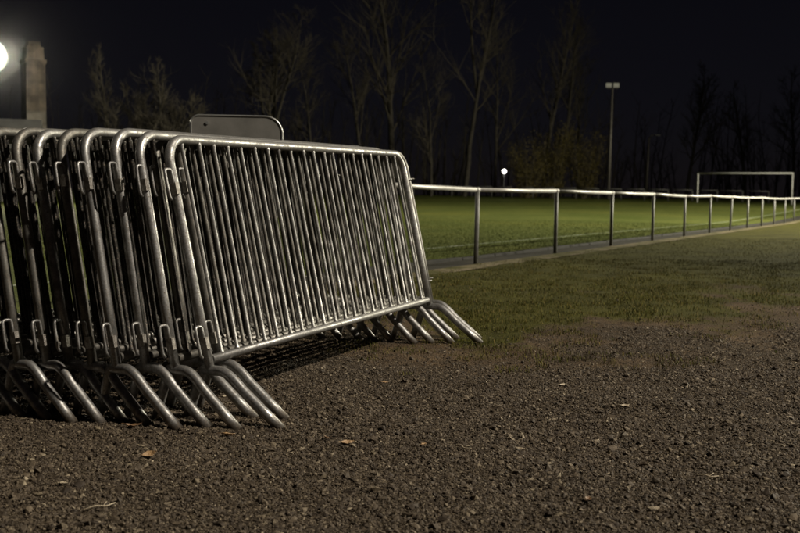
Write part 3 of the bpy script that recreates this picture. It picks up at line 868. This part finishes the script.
def build_gravel():
    pts = []
    for (y0, y1, dens) in ((1.9, 3.2, 27000), (3.2, 4.4, 24000), (4.4, 5.6, 17500), (5.6, 7.2, 10500), (7.2, 10, 2600)):
        xl, xr = -.43 * y1 - .35, .43 * y1 + .35
        n = int((xr - xl) * (y1 - y0) * dens)
        pts.append(np.stack([RNG.uniform(xl, xr, n), RNG.uniform(y0, y1, n)], 1))
    P = np.concatenate(pts)
    t = turf_mask(P[:, 0], P[:, 1])
    keep = RNG.random(len(P)) < np.clip(1.2 - t * 3.0, np.where(t < .62, .10, .015), 1)
    P = P[keep]
    n = len(P)
    s = np.exp(RNG.normal(math.log(.0037), .40, n)); big = RNG.random(n) < .008
    s[big] *= RNG.uniform(1.6, 2.6, big.sum()); s = np.clip(s, .0022, .017)
    Z = ground_z(P[:, 0], P[:, 1]) + s * RNG.uniform(-.25, .55, n)
    me = bpy.data.meshes.new('gravel'); me.vertices.add(n)
    me.vertices.foreach_set('co', np.stack([P[:, 0], P[:, 1], Z], 1).astype(np.float32).ravel())
    a = me.attributes.new('siz', 'FLOAT_VECTOR', 'POINT')
    sc = np.stack([s * RNG.uniform(.8, 1.5, n), s * RNG.uniform(.7, 1.1, n), s * RNG.uniform(.45, .9, n)], 1)
    a.data.foreach_set('vector', sc.astype(np.float32).ravel())
    a = me.attributes.new('rot', 'FLOAT_VECTOR', 'POINT')
    ro = np.stack([RNG.normal(0, .45, n), RNG.normal(0, .45, n), RNG.uniform(0, 6.28, n)], 1)
    a.data.foreach_set('vector', ro.astype(np.float32).ravel())
    a = me.attributes.new('idx', 'INT', 'POINT'); a.data.foreach_set('value', RNG.integers(0, 5, n).astype(np.int32))
    me.materials.append(M['stone'])
    o = tag(obj('gravel', me), 'loose brown crushed gravel covering the yard', 'gravel', None, 'stuff')
    ng = bpy.data.node_groups.new('scatter stones', 'GeometryNodeTree')
    ng.interface.new_socket('Geometry', in_out='INPUT', socket_type='NodeSocketGeometry')
    ng.interface.new_socket('Geometry', in_out='OUTPUT', socket_type='NodeSocketGeometry')
    N = ng.nodes; L = ng.links
    gi = N.new('NodeGroupInput'); gout = N.new('NodeGroupOutput'); ip = N.new('GeometryNodeInstanceOnPoints'); jn = N.new('GeometryNodeJoinGeometry')
    for k in range(5):
        ic = N.new('GeometryNodeMeshIcoSphere'); ic.inputs['Radius'].default_value = 1.0; ic.inputs['Subdivisions'].default_value = 1
        sp = N.new('GeometryNodeSetPosition'); nz = N.new('ShaderNodeTexNoise'); nz.noise_dimensions = '4D'
        nz.inputs['W'].default_value = 3.7 * k + 1; nz.inputs['Scale'].default_value = 1.3
        sub = N.new('ShaderNodeVectorMath'); sub.operation = 'SUBTRACT'; sub.inputs[1].default_value = (.5, .5, .5)
        sca = N.new('ShaderNodeVectorMath'); sca.operation = 'SCALE'; sca.inputs['Scale'].default_value = 2.4
        L.new(nz.outputs['Color'], sub.inputs[0]); L.new(sub.outputs[0], sca.inputs[0])
        L.new(ic.outputs['Mesh'], sp.inputs['Geometry']); L.new(sca.outputs[0], sp.inputs['Offset'])
        sm = N.new('GeometryNodeSetMaterial'); sm.inputs['Material'].default_value = M['stone']; L.new(sp.outputs[0], sm.inputs[0])
        ss = N.new('GeometryNodeSetShadeSmooth'); ss.inputs['Shade Smooth'].default_value = False; L.new(sm.outputs[0], ss.inputs[0])
        gi2 = N.new('GeometryNodeGeometryToInstance'); L.new(ss.outputs[0], gi2.inputs[0]); L.new(gi2.outputs[0], jn.inputs[0])
    def attr(nm, ty):
        q = N.new('GeometryNodeInputNamedAttribute'); q.data_type = ty; q.inputs['Name'].default_value = nm; return q.outputs['Attribute']
    L.new(gi.outputs[0], ip.inputs['Points']); L.new(jn.outputs[0], ip.inputs['Instance']); ip.inputs['Pick Instance'].default_value = True
    L.new(attr('idx', 'INT'), ip.inputs['Instance Index'])
    e2r = N.new('FunctionNodeEulerToRotation'); L.new(attr('rot', 'FLOAT_VECTOR'), e2r.inputs[0]); L.new(e2r.outputs[0], ip.inputs['Rotation'])
    L.new(attr('siz', 'FLOAT_VECTOR'), ip.inputs['Scale']); L.new(ip.outputs[0], gout.inputs[0])
    md = o.modifiers.new('scatter', 'NODES'); md.node_group = ng
    print('gravel stones', n)
build_gravel()

# ------------------------------------------------------------------ grass
def build_grass(name, label, P, Z, lmin, lmax, wid, cols, seed, flop=.7):
    rg = np.random.default_rng(seed); n = len(P)
    L = rg.uniform(lmin, lmax, n); a = rg.uniform(0, 6.28, n); fl = rg.uniform(.1, flop, n)
    w_ = wid * rg.uniform(.6, 1.3, n)
    dx, dy = np.cos(a), np.sin(a)
    b0 = np.stack([P[:, 0], P[:, 1], Z - .004], 1)
    sd = np.stack([-dy * w_, dx * w_, 0 * w_], 1)
    m1 = b0 + np.stack([dx * L * fl * .35, dy * L * fl * .35, L * .62], 1)
    tp = b0 + np.stack([dx * L * fl, dy * L * fl, L * np.sqrt(np.clip(1 - fl ** 2 * .6, .2, 1))], 1)
    V = np.stack([b0 - sd, b0 + sd, m1 + sd * .7, m1 - sd * .7, tp], 1).reshape(-1, 3)
    i = np.arange(n)[:, None] * 5
    F = np.concatenate([i + np.array([0, 1, 2]), i + np.array([0, 2, 3]), i + np.array([3, 2, 4])], 0)
    me = mesh(name, V, F, M['blade'])
    c = np.array(cols); k = rg.integers(0, len(c), n); C = c[k] * rg.uniform(.7, 1.3, (n, 1))
    C = np.repeat(np.concatenate([C, np.ones((n, 1))], 1), 5, 0)
    at = me.color_attributes.new('tint', 'FLOAT_COLOR', 'POINT'); at.data.foreach_set('color', C.astype(np.float32).ravel())
    return tag(obj(name, me), label, 'grass', None, 'stuff')
def scatter_turf():
    pts = []
    for (y0, y1, dens) in ((5.2, 8, 4200), (8, 11, 3000), (11, 15, 1700), (15, 24, 500)):
        xl, xr = -.12 * y1 - .5, .43 * y1 + .4
        n = int((xr - xl) * (y1 - y0) * dens); pts.append(np.stack([RNG.uniform(xl, xr, n), RNG.uniform(y0, y1, n)], 1))
    P = np.concatenate(pts); t = turf_mask(P[:, 0], P[:, 1]); q = qcoord(P[:, 0], P[:, 1])
    cl = fbm(P[:, 0] * 5, P[:, 1] * 5, 41, 3)
    pr = np.clip(np.maximum((t - .36) * 2.0, (t > .22) * (cl > .58) * .5), 0, 1) * np.clip((cl - .28) * 3, .05, 1) * np.clip((q - .2) / .25, .25, 1) * (q > .06)
    P = P[RNG.random(len(P)) < pr]
    Z = ground_z(P[:, 0], P[:, 1])
    build_grass('grass', 'thin olive grass growing over the muddy verge before the railing', P, Z, .012, .036, .0024,
                [(.055, .056, .011), (.078, .076, .016), (.11, .098, .025), (.14, .108, .034), (.045, .05, .010)], 5)
    print('turf blades', len(P))
scatter_turf()
def scatter_pitch():
    n = 170000
    al = -3 + 30 * RNG.random(n) ** 1.4; q = -.58 - 16 * RNG.random(n) ** 1.3
    P = np.stack([F0[0] + FD[0] * al + FQ[0] * q, F0[1] + FD[1] * al + FQ[1] * q], 1)
    k = np.abs(P[:, 0] / P[:, 1]) < .5; P = P[k]
    build_grass('pitch_grass', 'short green grass on the lit football pitch', P, gz(P[:, 1]) + .012, .014, .034, .004,
                [(.07, .086, .018), (.095, .11, .025), (.125, .136, .036), (.055, .068, .015)], 6)
scatter_pitch()

# ------------------------------------------------------------------ fallen leaves and twigs
def gpx(x, y):
    """where the ground lies under a picture point (layout only)"""
    ray = _fw + _r * ((x - 400) / FPX) - _u * ((y - 266.5) / FPX)
    s = 4.0
    for _ in range(30):
        s = (g(ray.y * s) - CAM_H) / ray.z
    return ray.x * s, ray.y * s
def leaf(x, y, L, wd, mat, rz, label, curl=.35, tilt=(0, 0)):
    gx, gy = gpx(x, y); b = MB(); V = []; F = []
    prof = [0.02, .45, .8, 1, .92, .7, .38, .03]
    n = len(prof)
    for i, wv in enumerate(prof):
        u = i / (n - 1)
        zz = L * curl * (4 * (u - .5) ** 2) * .5
        for sx in (-1, 0, 1):
            V.append(((u - .5) * L, sx * wv * wd / 2, zz + (abs(sx) * wv * wd * .28) + R.gauss(0, L * .02)))
    for i in range(n - 1):
        for k in range(2):
            a = i * 3 + k; F.append((a, a + 3, a + 4, a + 1))
    b.add(V, F)
    z = float(ground_z(np.array([gx]), np.array([gy]))[0])
    t = b.build('fallen_leaf', M[mat], None)
    so = t.modifiers.new('thick', 'SOLIDIFY'); so.thickness = .0008
    t.location = (gx, gy, z + .008); t.rotation_euler = (tilt[0], tilt[1], rz)
    st = MB(); st.tube([(-L * .5, 0, L * curl * .5), (-L * .62, .003, L * curl * .45), (-L * .78, .006, L * curl * .3)], .0011, 5)
    st.build('stalk', M[mat], t, True)
    tag(t, label, 'leaf', 'fallen leaves on the gravel')
leaf(150, 459, .055, .040, 'leaf_tan', .4, 'crumpled tan leaf on the gravel below the stacked barriers', .5, (.3, -.2))
leaf(133, 428, .075, .035, 'leaf_brown', .1, 'brown curled leaf touching the row of barrier feet', .4)
leaf(228, 437, .06, .035, 'leaf_tan', .3, 'tan leaf beside the tip of a front barrier foot', .3, (-.2, .1))
leaf(347, 445, .06, .028, 'leaf_tan', .5, 'orange-tan leaf on the open gravel right of the front feet', .3, (.2, 0))
leaf(326, 441, .045, .022, 'leaf_brown', 1.9, 'small brown leaf next to the orange-tan one', .4, (.4, .1))
leaf(424, 446, .03, .02, 'leaf_tan', 1.0, 'tiny tan leaf in the middle of the gravel', .3)
leaf(521, 451, .04, .012, 'leaf_pale', -.4, 'narrow pale leaf right of the middle of the gravel', .2, (.3, 0))
leaf(625, 409, .045, .018, 'leaf_pale', .2, 'pale leaf on the gravel below the bare earth patch', .3, (.2, 0))
leaf(563, 386, .05, .014, 'leaf_pale', .7, 'thin pale leaf just below the bare earth patch', .2, (.2, 0))
leaf(63, 486, .03, .02, 'leaf_pale', .1, 'small pale leaf low on the gravel at the left', .2)
leaf(385, 386, .035, .02, 'leaf_tan', .1, 'small tan leaf on the gravel under the front barrier rail', .2, (.2, 0))
leaf(588, 503, .035, .022, 'leaf_brown', 1.2, 'brown leaf near the lower edge of the gravel', .4, (.2, 0))
leaf(418, 335, .07, .03, 'leaf_pale', .5, 'pale leaf lying between the far barrier feet', .3, (.2, 0))
def twig(x, y, L, rz, label):
    gx, gy = gpx(x, y); z = float(ground_z(np.array([gx]), np.array([gy]))[0])
    t = MB().tube([(-L / 2, 0, 0), (-L * .15, .006, .006), (L * .2, -.004, .004), (L / 2, .01, .007)], [.003, .0028, .0022, .0014], 6).build('twig', M['leaf_pale'], None, True)
    MB().tube([(L * .1, -.001, .005), (L * .25, .018, .012)], .0014, 5).build('side_shoot', M['leaf_pale'], t, True)
    t.location = (gx, gy, z + .009); t.rotation_euler = (0, 0, rz)
    tag(t, label, 'twig', 'broken twigs on the gravel')
twig(707, 480, .075, -.45, 'pale broken twig lying on the gravel at the right')
twig(100, 509, .10, .5, 'grey-brown twig lying low on the gravel at the left')
twig(462, 452, .09, -1.0, 'thin twig lying on the gravel left of the narrow pale leaf')

# ------------------------------------------------------------------ haze
if HAZE:
    b = MB(); b.box((0, 60, 19), (240, 200, 44))
    hz = b.build('haze', None)
    m, nt, bs = new_mat('night haze'); nt.nodes.remove(bs)
    pv = nd(nt, 'ShaderNodeVolumePrincipled', Density=HAZE, Anisotropy=.985)
    pv.inputs['Color'].default_value = (.9, .9, .92, 1)
    nt.links.new(pv.outputs[0], nt.nodes['Material Output'].inputs['Volume'])
    hz.data.materials.append(m)
    tag(hz, 'thin night haze over the ground', 'haze', None, 'stuff')
